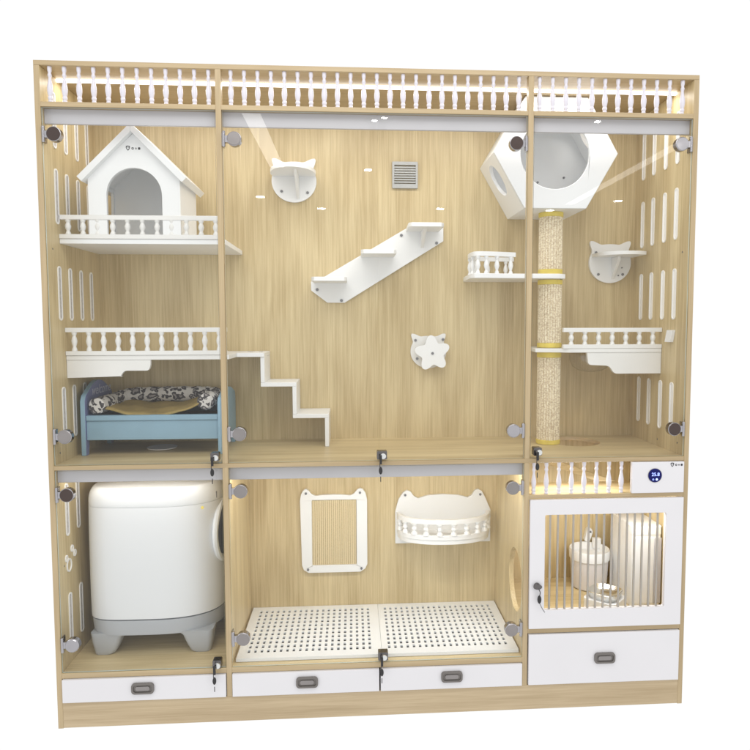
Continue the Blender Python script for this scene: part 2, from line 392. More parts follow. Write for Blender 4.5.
# barred feeding door
bm = BM(); prism(bm, [[(c0-.001, .3295), (c1+.001, .3295), (c1+.001, .834), (c0-.001, .834)], rrect(1.835, 2.311, .402, .776, .006)], 'xz', -.010, .008)
bd = obj('barred_door', bm, 'front', cab, .0012)
for k in range(15):
    bm = BM(); lathe(bm, [(.0044, .400), (.0044, .778)], (1.858+.0303*k, .001, 0), 'z', 10); obj('bar', bm, 'bar_steel', bd)
bm = BM(); lathe(bm, [(.011, -.020), (.0125, -.018), (.0125, -.009)], (1.806, 0, .500), 'y', 24)
prism(bm, [circ(1.806, .500, .017, 24, ry=.010)], 'xz', -.024, -.020)
lk = obj('lock', bm, 'lock_metal', bd, .0006)
bm = BM(); prism(bm, [circ(1.812, .452, .0075, 18, ry=.016)], 'xz', -.027, -.023); tube(bm, [(1.808, -.022, .497), (1.815, -.026, .48), (1.813, -.025, .466)], .0018, 6)
tube(bm, [(1.813, -.025, .437), (1.824, -.026, .415), (1.834, -.024, .400)], .0012, 6)
obj('key', bm, 'black', bd, .0005)

# control panel with a small logo and a round screen
cp = bx('control_panel', 'front', cab, 2.172, W-.022, -.009, .008, .8535, .974, bevel=.0015)
bm = BM(); lathe(bm, [(.0278, -.0105), (.0278, -.009)], (2.262, 0, .922), 'y', 40); obj('screen_rim', bm, 'chrome', cp)
bm = BM(); lathe(bm, [(.0001, -.0128), (.024, -.0126), (.0265, -.0112), (.0265, -.0100)], (2.262, 0, .922), 'y', 40, cap=False); dsp = obj('display', bm, 'screen', cp)
def text(name, s, size, loc, mat, parent, rot=(PI/2, 0, 0), shear=0., ext=.0002):
    c = bpy.data.curves.new(name, 'FONT'); c.body = s; c.size = size; c.align_x = 'CENTER'; c.align_y = 'CENTER'; c.extrude = ext; c.shear = shear
    tmp = bpy.data.objects.new(name, c); C.objects.link(tmp)
    dg = bpy.context.evaluated_depsgraph_get(); me = bpy.data.meshes.new_from_object(tmp.evaluated_get(dg))
    C.objects.unlink(tmp); bpy.data.objects.remove(tmp)
    o = bpy.data.objects.new(name, me); C.objects.link(o); me.materials.clear(); me.materials.append(M[mat])
    base = Vector((0, 0, 0)); g = parent
    while g is not None: base += g.location; g = g.parent
    o.parent = parent; o.location = Vector(loc)-base; o.rotation_euler = rot; return o
text('digits', '25.8', .0185, (2.263, -.0132, .926), 'digit', dsp)
bm = BM(); prism(bm, [circ(2.254, .907, .0032, 14), circ(2.254, .907, .002, 14)], 'xz', -.0134, -.0131); prism(bm, [circ(2.268, .907, .0045, 14)], 'xz', -.0134, -.0131)
obj('screen_icons', bm, 'digit', dsp)
def logo(parent, x, y, z, k):
    bm = BM()
    shield = [(-.0075, .008), (0, .0095), (.0075, .008), (.0078, .001), (.004, -.006), (0, -.0098), (-.004, -.006), (-.0078, .001)]
    inn = [(a*.62, b*.62) for a, b in shield]
    prism(bm, [[(x+a*k, z+b*k) for a, b in shield], [(x+a*k, z+b*k) for a, b in inn]], 'xz', y-.0003, y+.0002)
    box(bm, x-.001*k, x+.004*k, y-.0003, y+.0002, z+.001*k, z+.0025*k)
    for i, s in enumerate((.0042, .0030, .0046)):
        cx = x+(.018+.0125*i)*k
        lps = [rrect(cx-s*k, cx+s*k, z-.001*k-s*k, z-.001*k+s*k, s*.6*k, 3)]
        if i != 2: lps.append(rrect(cx-s*.45*k, cx+s*.45*k, z-.001*k-s*.45*k, z-.001*k+s*.45*k, s*.3*k, 3))
        prism(bm, lps, 'xz', y-.0003, y+.0002)
    return obj('logo', bm, 'ink', parent)
logo(cp, 2.330, -.0094, .9625, .86)

# back-wall vent grille belongs to the cabinet
bm = BM(); prism(bm, [rrect(1.283, 1.395, 2.098, 2.212, .003), rrect(1.292, 1.386, 2.112, 2.198, .001)], 'xz', .474, .4848); gr = obj('vent_grille', bm, 'grille', cab, .001)
for k in range(8):
    bm = BM(); v = box(bm, 1.2922, 1.3858, .475, .4835, 2.1135+.0106*k, 2.1195+.0106*k)
    for q in v:
        if q.co.y < .48: q.co.z -= .003
    obj('louvre', bm, 'grille', gr)

# ------------------------------------------------------------------ railed shelves
def rail_run(par, x0, x1, y, zb, zt, n, n0=None, wb=.013):
    bx('bottom_rail', 'offwhite', par, x0, x1, y-.002, y+.018, zb, zb+.0165)
    bx('top_rail', 'offwhite', par, x0, x1, y-.001, y+.017, zt-.017, zt)
    h = zt-.017-zb-.0165; first = None
    for k in range(n):
        x = x0+(n0 or .03)+k*((x1-x0-2*(n0 or .03))/(n-1))
        if first is None:
            bm = BM(); lathe(bm, [(r*1.0, z) for r, z in ((.010, 0), (.010, h*.06), (.0085, h*.14), (.006, h*.24), (.0095, h*.40), (.011, h*.54), (.0085, h*.70), (.006, h*.80), (.0088, h*.90), (.0098, h*.95), (.0098, h))], (x, y+.008, zb+.0165), 'z', 14)
            first = obj('baluster', bm, 'offwhite', par); shift_origin(first, (x, y+.008, zb+.0165))
        else:
            c = first.copy(); C.objects.link(c); c.location.x = first.location.x+x-(x0+(n0 or .03))
g = 'railed shelves inside the cabinet'
s1 = thing('railed_shelf', 'upper left white shelf with spindle railing carrying the toy house', 'shelf', (.32, .48, 1.805), g)
bx('board', 'white', s1, .0200, .629, .112, D-.001, 1.806, 1.824)
rail_run(s1, .0200, .622, .110, 1.8245, 1.912, 11)
s2 = thing('railed_shelf', 'long white shelf with spindle railing above the light blue cat bed', 'shelf', (.32, .48, 1.385), g)
bx('board', 'offwhite', s2, .0200, .629, .132, D-.001, 1.370, 1.3875)
rail_run(s2, .0200, .622, .130, 1.388, 1.493, 11)
def apron(par, pts, y):
    bm = BM(); prism(bm, [pts], 'xz', y, y+.016); obj('apron', bm, 'offwhite', par, .0012)
def roundc(pts, r):      # round every corner of a polyline outline
    out = []; n = len(pts)
    for i in range(n):
        p, a, b = Vector(pts[i]), Vector(pts[i-1]), Vector(pts[(i+1) % n]); rr = min(r, (a-p).length*.45, (b-p).length*.45)
        u, v = (a-p).normalized(), (b-p).normalized()
        for k in range(6):
            t = k/5; q = (p+u*rr)*(1-t)**2+p*2*t*(1-t)+(p+v*rr)*t*t; out.append((q.x, q.y))
    return out
apron(s2, [(.0205, 1.3695), (.0205, 1.302)]+roundc([(.215, 1.302), (.232, 1.3285), (.325, 1.3285), (.332, 1.350), (.332, 1.3695)], .012)[:24]+[(.332, 1.3695)], .134)
s3 = thing('railed_shelf', 'white shelf with spindle railing on the right wall beside the rope post', 'shelf', (2.2, .48, 1.385), g)
bm = BM(); pl = [(W-.021, .20), (W-.021, D-.001), (1.893, D-.001), (1.862, .245)]+roundc([(1.87, .235), (1.93, .232), (1.99, .20)], .02)[6:12]+[(1.99, .20)]
hole = circ(1.94, .31, .052, 32)
prism(bm, [pl, hole], 'xy', 1.386, 1.402); obj('board', bm, 'offwhite', s3, .001)
rail_run(s3, 1.965, W-.021, .200, 1.4025, 1.487, 7, .035)
apron(s3, [(W-.021, 1.3855), (2.066, 1.3855)]+roundc([(2.066, 1.3855), (2.072, 1.335), (2.16, 1.331), (2.182, 1.298), (W-.021, 1.298)], .014)[6:24]+[(W-.021, 1.298)], .203)
bm = BM(); lathe(bm, [(.088, 1.372), (.086, 1.350), (.074, 1.322), (.05, 1.306), (.02, 1.300), (.0005, 1.299)], (2.118, .305, 0), 'z', 32, cap=False); obj('clear_bowl', bm, 'acrylic', s3)
bm = BM(); v = box(bm, W-.034, W-.0195, .108, .152, 1.430, 1.478)
for q in v:
    if q.co.z > 1.45: q.co.y -= .016
obj('rail_bracket', bm, 'white', s3, .001)

# ------------------------------------------------------------------ toy house
hs = thing('toy_house', 'white wooden pet house with arched doorway and pitched roof on the upper left shelf', 'pet house', (.296, .23, 1.8245))
xl, xr, zf, pk = .128, .464, 1.8248, 2.240
xc = (xl+xr)/2; ez = 2.048
slope = (pk-ez)/(xc-.098)
def rz(x): return pk-abs(x-xc)*slope-.028
arch = [(.195, zf+.0015), (.397, zf+.0015), (.397, 1.985)]+circ(.296, 1.985, .101, 22, 0, PI)[1:-1]+[(.195, 1.985)]
bm = BM(); prism(bm, [[(xl, zf+.0), (.1949, zf), (.1949, 1.985)]+circ(.296, 1.985, .1011, 24, PI, 0)[1:-1]+[(.3971, 1.985), (.3971, zf), (xr, zf), (xr, rz(xr)), (xc, rz(xc)), (xl, rz(xl))]], 'xz', .112, .128); fw = obj('front_wall', bm, 'white', hs, .0012)
logo(fw, .278, .1118, 2.158, .95)
bm = BM(); prism(bm, [[(xl+.0, zf), (xr, zf), (xr, rz(xr)), (xc, rz(xc)), (xl, rz(xl))]], 'xz', .350, .362); obj('back_wall', bm, 'white', hs, .001)
bm = BM(); prism(bm, [[(.1285, zf), (.3495, zf), (.3495, rz(xr)+.003), (.1285, rz(xr)+.003)]], 'yz', xr-.012, xr); obj('side_wall', bm, 'white', hs, .001)
bm = BM(); prism(bm, [[(.1285, zf), (.3495, zf), (.3495, rz(xr)+.003), (.1285, rz(xr)+.003)], [(.165, zf+.012), (.343, zf+.012), (.343, 2.035), (.165, 2.035)]], 'yz', xl, xl+.012); obj('side_wall', bm, 'white', hs, .001)
bx('floor_board', 'white', hs, xl+.013, xr-.013, .129, .349, zf, zf+.008)
th = .024
for s in (-1, 1):
    e = xc+s*(xc-.098); bm = BM(); nx, nz = s*math.sin(math.atan(slope)), math.cos(math.atan(slope))
    top = (xc, pk+.004); lo = (e, ez)
    prism(bm, [[(xc+s*.0003, top[1]-.031), (xc+s*.0003, top[1]), (lo[0], lo[1]), (lo[0]-nx*th, lo[1]-nz*th)]], 'xz', .088, .385); obj('roof_panel', bm, 'white', hs, .001)

# ------------------------------------------------------------------ blue bed, bolster, mat
bed = thing('pet_bed_frame', 'light blue wooden pet bed with arched violet headboard on the mid shelf', 'pet bed', (.32, .3, ZM))
zb = ZM+.0005
def endboard(x0, x1, arch_h, zfr, name, mat):
    pts = [(.178, zb), (.205, zb), (.215, zb+.055), (.43, zb+.055), (.442, zb), (.470, zb), (.470, zfr-.02), (.462, zfr)]
    for k in range(0, 17):
        t = k/16; y = .455-.265*t; pts.append((y, zfr+.004+arch_h*math.sin(PI*t)**1.1))
    pts += [(.186, zfr-.004), (.178, zfr-.016)]
    bm = BM(); prism(bm, [pts], 'yz', x0, x1); return obj(name, bm, mat, bed, .003)
hb = endboard(.046, .064, .052, 1.224, 'headboard', ['blue', 'navy'])
for p in hb.data.polygons:
    if p.normal.x > .7: p.material_index = 1
endboard(.572, .590, .030, 1.212, 'footboard', 'blue')
bx('front_rail', 'blue', bed, .0645, .5715, .186, .198, 1.052, 1.128, bevel=.002)
bx('rail_cap', 'blue', bed, .0645, .5715, .180, .206, 1.1285, 1.150, bevel=.003)
bx('back_rail', 'blue', bed, .0645, .5715, .448, .460, 1.052, 1.150, bevel=.002)
bx('base_board', 'navy', bed, .0645, .5715, .207, .447, 1.075, 1.087)
text('lettering', 'welcome', .055, (.0650, .345, 1.240), 'print_white', hb, (PI/2, 0, PI/2), .35)
bol = thing('bolster_cushion', 'black and white animal print roll cushion curled round inside the blue bed', 'cushion', (.32, .33, 1.0875))
path = [(.102, .186, 1.186), (.108, .24, 1.187), (.112, .30, 1.188), (.118, .355, 1.190), (.135, .395, 1.196), (.17, .414, 1.203), (.24, .420, 1.206), (.33, .420, 1.207), (.42, .418, 1.207), (.48, .414, 1.206), (.520, .39, 1.204), (.532, .34, 1.202), (.530, .28, 1.200), (.524, .23, 1.199), (.516, .192, 1.198)]
def cat_rom(p, n):
    o = []
    for i in range(len(p)-1):
        a, b, c, d = Vector(p[max(i-1, 0)]), Vector(p[i]), Vector(p[i+1]), Vector(p[min(i+2, len(p)-1)])
        for k in range(n):
            t = k/n; o.append(.5*((2*b)+(c-a)*t+(2*a-5*b+4*c-d)*t*t+(3*b-a-3*c+d)*t**3))
    o.append(Vector(p[-1])); return o
pp = cat_rom(path, 5); rad = []
for i in range(len(pp)):
    e = min(i, len(pp)-1-i); rad.append(.033*min(1., (.80, .95, 1.)[min(e, 2)])*(1+.05*math.sin(i*1.7)))
bm = BM(); tube(bm, pp, .033, 18, rad); obj('roll', bm, 'print', bol)
bm = BM()                                            # padding under the roll, near-black as the bed's shaded hollow
box(bm, .07, .566, .235, .440, 1.0885, 1.132); obj('hollow_shade_pad', bm, 'dark', bol, .012)
mt = thing('bed_mat', 'olive gold quilted mat sagging across the blue bed inside the bolster', 'mat', (.32, .3, 1.15))
bm = BM(); nx, ny = 34, 12; grid = []
for j in range(ny+1):
    row = []
    for i in range(nx+1):
        u, v = i/nx, j/ny; x = .128+u*.375; y = .196+v*.205
        sag = -.030*math.sin(PI*min(1, u*1.02))*(1-v*.55)+(.020*max(0, (u-.72)/.28)**1.3)
        z = 1.178+sag+.016*v+.003*math.sin(u*19+v*5)+.002*math.sin(v*17)
        row.append(bm.verts.new((x, y, z)))
    grid.append(row)
for j in range(ny):
    for i in range(nx): bm.faces.new([grid[j][i], grid[j][i+1], grid[j+1][i+1], grid[j+1][i]])
o = obj('quilt', bm, 'mat', mt); s = o.modifiers.new('solid', 'SOLIDIFY'); s.thickness = .006
ds = thing('round_dish', 'small flat white round dish on the shelf under the blue bed', 'dish', (.317, .31, ZM))
bm = BM(); lathe(bm, [(.040, 0.0005), (.058, .004), (.060, .008), (.050, .006), (.0005, .0045)], (.317, .31, ZM), 'z', 32, cap=False); obj('plate', bm, 'offwhite', ds)

# ------------------------------------------------------------------ zig-zag stair
st = thing('stair_shelf', 'white zigzag steps leading down from the left shelf to the middle floor', 'pet stairs', (.82, .41, ZM))
t_ = .0170; y0, y1 = .300, D-.001
outl = [(.6295, 1.3875), (.742, 1.3875), (.742, 1.2635), (.872, 1.2635), (.872, 1.1305), (1.005, 1.1305), (1.005, ZM+.0006),
        (1.005-t_, ZM+.0006), (1.005-t_, 1.1305-t_), (.872-t_, 1.1305-t_), (.872-t_, 1.2635-t_), (.742-t_, 1.2635-t_), (.742-t_, 1.3875-t_), (.6295, 1.3875-t_)]
steps = ((.6295, .742, 1.3875), (.742, .872, 1.2635), (.872, 1.005, 1.1305))
for i, (xa, xb, z) in enumerate(steps):
    bx('tread', 'white', st, xa if i == 0 else xa-t_, xb, y0-(.006 if i == 0 else 0), y1, z-t_, z)
    zn = steps[i+1][2] if i < 2 else ZM+.0006
    bx('riser', 'white', st, xb-t_, xb-.0004, y0, y1, zn+(.0003 if i < 2 else 0), z-t_-.0003)
bm = BM()
for u, w_, v in ((.660, .0030, .400), (.668, .0045, .404), (.677, .0040, .399), (.685, .0025, .402), (.708, .0030, .401), (.716, .0050, .404)):
    prism(bm, [circ(u, v, w_, 10, ry=w_*1.8)], 'xy', 1.3874, 1.3879)
obj('marking', bm, 'ink', st)

# ------------------------------------------------------------------ climbing ramp
rp = thing('climbing_ramp', 'slanted white wall board with three half steps in the middle', 'wall steps', (1.22, .47, 1.6))
bm = BM(); prism(bm, [[(.925, 1.690), (.925, 1.652), (.996, 1.598), (1.072, 1.598), (1.508, 1.868), (1.508, 1.940), (1.372, 1.940), (.985, 1.712)]], 'xz', .469, D-.0005); obj('board', bm, 'white', rp, .0015)
for xa, z in ((.936, 1.683), (1.142, 1.796), (1.341, 1.908)):
    bm = BM(); pl = [(xa, .4688), (xa, .36), (xa+.02, .325), (xa+.05, .306)]+[(xa+.148-.03, .300), (xa+.148, .318), (xa+.148, .4688)]
    pl = [(xa+.002, .4688), (xa, .322), (xa+.012, .306), (xa+.136, .306), (xa+.148, .322), (xa+.146, .4688)]
    prism(bm, [pl], 'xy', z, z+.017); sobj = obj('step', bm, 'white', rp, .0012)
    if z > 1.9:
        bm = BM(); prism(bm, [[(.4685, z-.0003), (.35, z-.0003), (.40, z-.026), (.4685, z-.07)]], 'yz', xa+.066, xa+.080); obj('gusset', bm, 'white', sobj, .0008)
screws(rp, ((.952, 1.655), (1.058, 1.608), (1.322, 1.893), (1.478, 1.860)), .4685, .0065)

# ------------------------------------------------------------------ cat-head boards
def cathead(cx, cz, r, n=96, ear=.44, aw=.17, ea=.84, sq=.94):
    pts = []
    for k in range(n):
        a = 2*PI*k/n; rr = r
        for e in (ea, PI-ea):
            d = (a-e+PI) % (2*PI)-PI; rr += r*ear*math.exp(-(d/aw)**2)
        if sq and 0 < a < PI: rr *= 1-.08*math.exp(-((a-PI/2)/.5)**2)
        pts.append((cx+rr*math.cos(a), cz+rr*sq*math.sin(a)))
    return pts
gp = 'cat head wall perches'
p1 = thing('wall_perch', 'cat head wall perch seen from below near the top left of the middle bay', 'wall perch', (.857, .47, 2.11), gp)
bm = BM(); prism(bm, [cathead(.857, 2.122, .096)], 'xz', .471, D-.0005); obj('back_board', bm, 'white', p1, .0015)
bm = BM(); pl = [(.765, .4708)]+[(.857-.098*math.cos(a), .4708-.175*math.sin(a)**.8) for a in [PI*k/20 for k in range(1, 20)]]+[(.949, .4708)]
prism(bm, [pl], 'xy', 2.142, 2.158); obj('tray', bm, 'white', p1, .0015)
bm = BM(); prism(bm, [[(.4705, 2.1415), (.33, 2.1415), (.4705, 2.045)]], 'yz', .868, .880); obj('gusset', bm, 'white', p1, .001)
screws(p1, ((.803, 2.078), (.915, 2.073)), .4705)
p2 = thing('wall_perch', 'cat head wall perch with a round tray reaching right, beside the rope post', 'wall perch', (2.264, .47, 1.77), gp)
bm = BM(); prism(bm, [cathead(2.264, 1.777, .096)], 'xz', .471, D-.0005); obj('back_board', bm, 'white', p2, .0015)
bm = BM(); pl = [(2.178, .4708), (2.182, .43)]+[(2.30-.12*math.cos(a), .43-.11*math.sin(a)) for a in [PI*k/20 for k in range(1, 15)]]+[(2.368, .34), (2.368, .4708)]
prism(bm, [pl], 'xy', 1.800, 1.815); obj('tray', bm, 'white', p2, .0015)
bm = BM(); prism(bm, [[(.4705, 1.7995), (.40, 1.7995), (.40, 1.785), (.4705, 1.705)]], 'yz', 2.270, 2.283); obj('gusset', bm, 'white', p2, .001)
screws(p2, ((2.198, 1.822), (2.335, 1.826), (2.210, 1.725), (2.322, 1.725)), .4705)
screws(p2, ((2.292, 1.752), (2.302, 1.720), (2.318, 1.755), (2.300, 1.768)), .4705, .003)

spn = thing('spinner_toy', 'white five pointed star spinner on a cat head plate', 'wall toy', (1.44, .47, 1.38))
bm = BM(); prism(bm, [cathead(1.443, 1.382, .080, ear=.42, aw=.17)], 'xz', .473, D-.0005); obj('back_plate', bm, 'offwhite', spn, .0015)
bm = BM(); pts = []
for k in range(100):
    a = 2*PI*k/100; q = .0655+.0145*math.cos(5*(a-.42)); pts.append((1.457+q*math.cos(a), 1.375+q*math.sin(a)))
prism(bm, [pts], 'xz', .437, .449); star = obj('star', bm, 'white', spn, .0015)
bm = BM(); lathe(bm, [(.012, .449), (.012, .473)], (1.457, 0, 1.375), 'y', 16); obj('axle', bm, 'chrome_dark', spn)
screws(spn, ((1.457, 1.375),), .437, .006); screws(spn, ((1.385, 1.432), (1.508, 1.435), (1.392, 1.350)), .4725)

# ------------------------------------------------------------------ scratch frame and basket in the lower middle bay
fr = thing('scratch_board', 'white cat eared frame round a beige sisal scratching panel', 'scratching board', (1.015, .47, .57))
out = [(.872, .421), (.880, .400), (.902, .386), (1.134, .386), (1.156, .400), (1.166, .421), (1.166, .716), (1.160, .745), (1.148, .764), (1.135, .770), (1.122, .764), (1.108, .746), (1.092, .738), (1.05, .742), (1.01, .743), (.96, .741), (.936, .738), (.918, .746), (.904, .764), (.892, .770), (.880, .763), (.870, .742), (.866, .716)]
bm = BM(); prism(bm, [out, rrect(.918, 1.118, .420, .718, .004)], 'xz', .467, D-.0005); obj('frame', bm, 'white', fr, .002)
bx('sisal_panel', 'sisal', fr, .9185, 1.1175, .474, D-.0008, .4205, .7175, bevel=0)
screws(fr, ((.893, .750), (1.134, .750), (.899, .402), (1.139, .402)), .4665, .0055)
bk = thing('wall_basket', 'white cat eared wall basket with curved spindle railing', 'wall basket', (1.51, .47, .54))
out = [(1.293, .512), (1.728, .512), (1.728, .66), (1.704, .715), (1.688, .745), (1.672, .756), (1.656, .750), (1.642, .728), (1.624, .718), (1.58, .730), (1.51, .735), (1.44, .731), (1.397, .718), (1.378, .728), (1.362, .750), (1.345, .756), (1.328, .745), (1.308, .715), (1.293, .66)]
bm = BM(); prism(bm, [out], 'xz', .469, D-.0005); obj('back_board', bm, 'white', bk, .0015)
def arcpt(a, rx=.205, ry=.142, cx=1.508, cy=.4685): return (cx-rx*math.cos(a), cy-.0-ry*math.sin(a)**.75)
def arcband(z0, z1, w, name, rx=.205, ry=.128):
    A = [PI*k/28 for k in range(29)]
    o_ = [arcpt(a, rx, ry) for a in A]; i_ = [arcpt(a, rx-w, ry-w) for a in reversed(A)]
    bm = BM(); prism(bm, [o_+i_], 'xy', z0, z1); return obj(name, bm, 'white', bk, .0015)
bm = BM(); prism(bm, [[arcpt(PI*k/28) for k in range(29)]], 'xy', .550, .570); obj('tray', bm, 'white', bk, .0015)
arcband(.5703, .590, .015, 'bottom_rail', .209, .146); arcband(.640, .660, .016, 'top_rail', .209, .146)
first = None
for k in range(10):
    a = PI*(.06+.88*k/9); x, y = arcpt(a, .2005, .1375)
    h = .0495
    if first is None:
        bm = BM(); lathe(bm, [(.015, 0), (.014, h*.12), (.0085, h*.30), (.0125, h*.5), (.0085, h*.72), (.014, h*.9), (.015, h)], (x, y, .5903), 'z', 12); first = obj('baluster', bm, 'white', bk); shift_origin(first, (x, y, .5903)); fx, fy = x, y; fl = first.location.copy()
    else: c = first.copy(); C.objects.link(c); c.location = fl+Vector((x-fx, y-fy, 0))
screws(bk, ((1.338, .734), (1.680, .731), (1.335, .530), (1.700, .527)), .4685, .0055)

# ------------------------------------------------------------------ perforated trays
def tray(x0, x1, cols, rows, hx, hy, label):
    t = thing('litter_tray', label, 'tray', ((x0+x1)/2, .26, ZS+.0005), 'perforated floor trays')
    Y0, Y1, z1, z0 = .036, .483, .2265, .2205
    xs = [x0]; 
    for c in cols: xs += [c-hx/2, c+hx/2]
    xs.append(x1); ys = [Y0]
    for r in rows: ys += [r-hy/2, r+hy/2]
    ys.append(Y1)
    bm = BM(); V = [[[bm.verts.new((x, y, z)) for x in xs] for y in ys] for z in (z1, z0)]
    H = lambda i, j: i % 2 == 1 and j % 2 == 1 and 0 <= i < len(xs)-1 and 0 <= j < len(ys)-1
    for j in range(len(ys)-1):
        for i in range(len(xs)-1):
            if H(i, j):
                a = [(i, j), (i+1, j), (i+1, j+1), (i, j+1)]
                for k in range(4):
                    p, q = a[k], a[(k+1) % 4]; bm.faces.new([V[0][p[1]][p[0]], V[0][q[1]][q[0]], V[1][q[1]][q[0]], V[1][p[1]][p[0]]])
            else:
                for z in (0, 1): bm.faces.new([V[z][j][i], V[z][j][i+1], V[z][j+1][i+1], V[z][j+1][i]])
    for j in range(len(ys)-1):
        for i in (0, len(xs)-1): bm.faces.new([V[0][j][i], V[0][j+1][i], V[1][j+1][i], V[1][j][i]])
    for i in range(len(xs)-1):
        for j in (0, len(ys)-1): bm.faces.new([V[0][j][i], V[0][j][i+1], V[1][j][i+1], V[1][j][i]])
    obj('perforated_top', bm, 'tray_plastic', t, smooth=False)
    bx('hole_shade_sheet', 'dark', t, x0+.004, x1-.004, Y0+.004, Y1-.004, ZS+.0008, ZS+.0018, bevel=0)  # near-black sheet added as the shade seen through the holes
    bm = BM()
    for e in ((x0, x1, Y0, Y0+.0035), (x0, x1, Y1-.0035, Y1), (x0, x0+.0035, Y0+.0036, Y1-.0036), (x1-.0035, x1, Y0+.0036, Y1-.0036)): box(bm, e[0], e[1], e[2], e[3], ZS+.002, z0-.0002)
    obj('skirt', bm, 'tray_plastic', t)
rows = [.090+.0345*k for k in range(11)]
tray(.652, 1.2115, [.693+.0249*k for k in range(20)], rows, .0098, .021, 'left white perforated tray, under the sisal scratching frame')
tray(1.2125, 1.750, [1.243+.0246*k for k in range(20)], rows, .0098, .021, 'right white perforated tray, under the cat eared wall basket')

# ------------------------------------------------------------------ hexagon pod
hx = thing('hexagon_pod', 'large white hexagonal pet pod with round opening on top of the rope post', 'pet pod', (1.924, .35, 1.97))
cx, cz, Rr = 1.924, 2.1875, .2535
def hexp(r): return [(cx+r*math.cos(PI/3*k), cz+r*math.sin(PI/3*k)) for k in range(6)]
bm = BM(); prism(bm, [hexp(Rr), circ(cx-.004, cz-.002, .141, 56)], 'xz', .200, .215); obj('front_panel', bm, 'shell_plastic', hx, .002)
bm = BM(); prism(bm, [hexp(Rr-.0005)], 'xz', .470, D-.0006); obj('back_panel', bm, 'white', hx, .001)
for k in range(6):
    a, b = PI/3*k, PI/3*(k+1); mid = (a+b)/2; ap = Rr*math.cos(PI/6)
    L = Rr; tdir = Vector((-math.sin(mid), 0, math.cos(mid))); nd = Vector((math.cos(mid), 0, math.sin(mid))); c0_ = Vector((cx, 0, cz))+nd*ap
    q = .014; bm = BM(); sgn = []
    # wall panel in its own plane (y, s) with an oval hole on the lower-left wall and one on the right
    outer = [(.2152, -L/2), (.4698, -L/2), (.4698, L/2), (.2152, L/2)]
    lps = [outer]
    if k == 3 or k == 0: lps.append(circ(.335, -.03 if k == 3 else 0, .062, 32, ry=.070))
    tris = tessellate_polygon([[Vector((u, w, 0)) for u, w in lp] for lp in lps])
    V = []
    for dn in (0., -q):
        V.append([[bm.verts.new((c0_+nd*dn+tdir*(w*(1 if dn == 0 else (1-2*q*math.tan(PI/6)/L)))+Vector((0, u, 0)))) for u, w in lp] for lp in lps])
    for z in (0, 1):
        fl_ = [v for lp in V[z] for v in lp]
        for t in tris: bm.faces.new([fl_[i] for i in t])
    for i, lp in enumerate(lps):
        for j in range(len(lp)): bm.faces.new([V[0][i][j], V[0][i][(j+1) % len(lp)], V[1][i][(j+1) % len(lp)], V[1][i][j]])
    obj('side_panel', bm, 'white', hx, .0006)
screws(hx, ((1.927, 2.128), (2.045, 2.150)), .4697, .005)

# ------------------------------------------------------------------ rope post
po = thing('scratching_post', 'tall beige rope scratching post with yellow bands under the hexagonal pod', 'scratching post', (1.94, .31, ZM))
PX, PY = 1.94, .31
def coil(z0, z1):
    bm = BM(); rows = max(4, int((z1-z0)/.02)); nc, sub_ = 24, 6; rr = []
    for k in range(rows+1):
        z = z0+(z1-z0)*k/rows
        rr.append([bm.verts.new((PX+q*math.cos(a), PY+q*math.sin(a), z)) for a, q in [(2*PI*i/(nc*sub_)+.02*math.sin(z*23), .0440+.0050*abs(math.sin(PI*i/sub_))**.7+.0003*math.sin(z*130+i)) for i in range(nc*sub_)]])
    for a, b in zip(rr, rr[1:]):
        for k in range(len(a)): bm.faces.new([a[k], a[(k+1) % len(a)], b[(k+1) % len(a)], b[k]])
    obj('rope_section', bm, 'rope', po)
def ring(z0, z1):
    bm = BM(); lathe(bm, [(.047, z0), (.0508, z0+.001), (.0508, z1-.001), (.047, z1)], (PX, PY, 0), 'z', 36); obj('yellow_band', bm, 'yellow', po)
coil(1.012, 1.362); coil(1.424, 1.668); coil(1.732, 1.948)
ring(ZM+.0006, 1.012); ring(1.362, 1.3855); ring(1.4035, 1.424); ring(1.668, 1.6885); ring(1.7105, 1.732); ring(1.948, 1.968)
bm = BM(); lathe(bm, [(.044, ZM+.001), (.044, 1.967)], (PX, PY, 0), 'z', 24); obj('core', bm, 'offwhite', po)
# curved platform on the post
pf = thing('curved_platform', 'white curved platform with round ended railing left of the rope post', 'platform', (1.78, .33, 1.69))
out = [(1.995, .30), (1.985, .25), (1.955, .228), (1.90, .226), (1.80, .232), (1.70, .226), (1.64, .214), (1.60, .214), (1.588, .235), (1.588, .30), (1.592, .40), (1.60, D-.001), (1.995, D-.001)]
bm = BM(); prism(bm, [out, circ(PX, PY, .0525, 32)], 'xy', 1.690, 1.709); obj('board', bm, 'white', pf, .0015)
rl = cat_rom([(1.775, .262, 0), (1.72, .245, 0), (1.66, .228, 0), (1.615, .225, 0), (1.604, .25, 0), (1.602, .31, 0), (1.612, .38, 0), (1.65, .43, 0), (1.72, .455, 0), (1.82, .462, 0)], 5)
bm = BM(); Lft, Rgt = [], []
for i, p in enumerate(rl):
    d = (rl[min(i+1, len(rl)-1)]-rl[max(i-1, 0)]).normalized(); nn = Vector((-d.y, d.x, 0))*.0095; Lft.append((p.x+nn.x, p.y+nn.y)); Rgt.append((p.x-nn.x, p.y-nn.y))
prism(bm, [Lft+Rgt[::-1]], 'xy', 1.779, 1.797); obj('rail', bm, 'white', pf, .002)
first = None; h = .0695
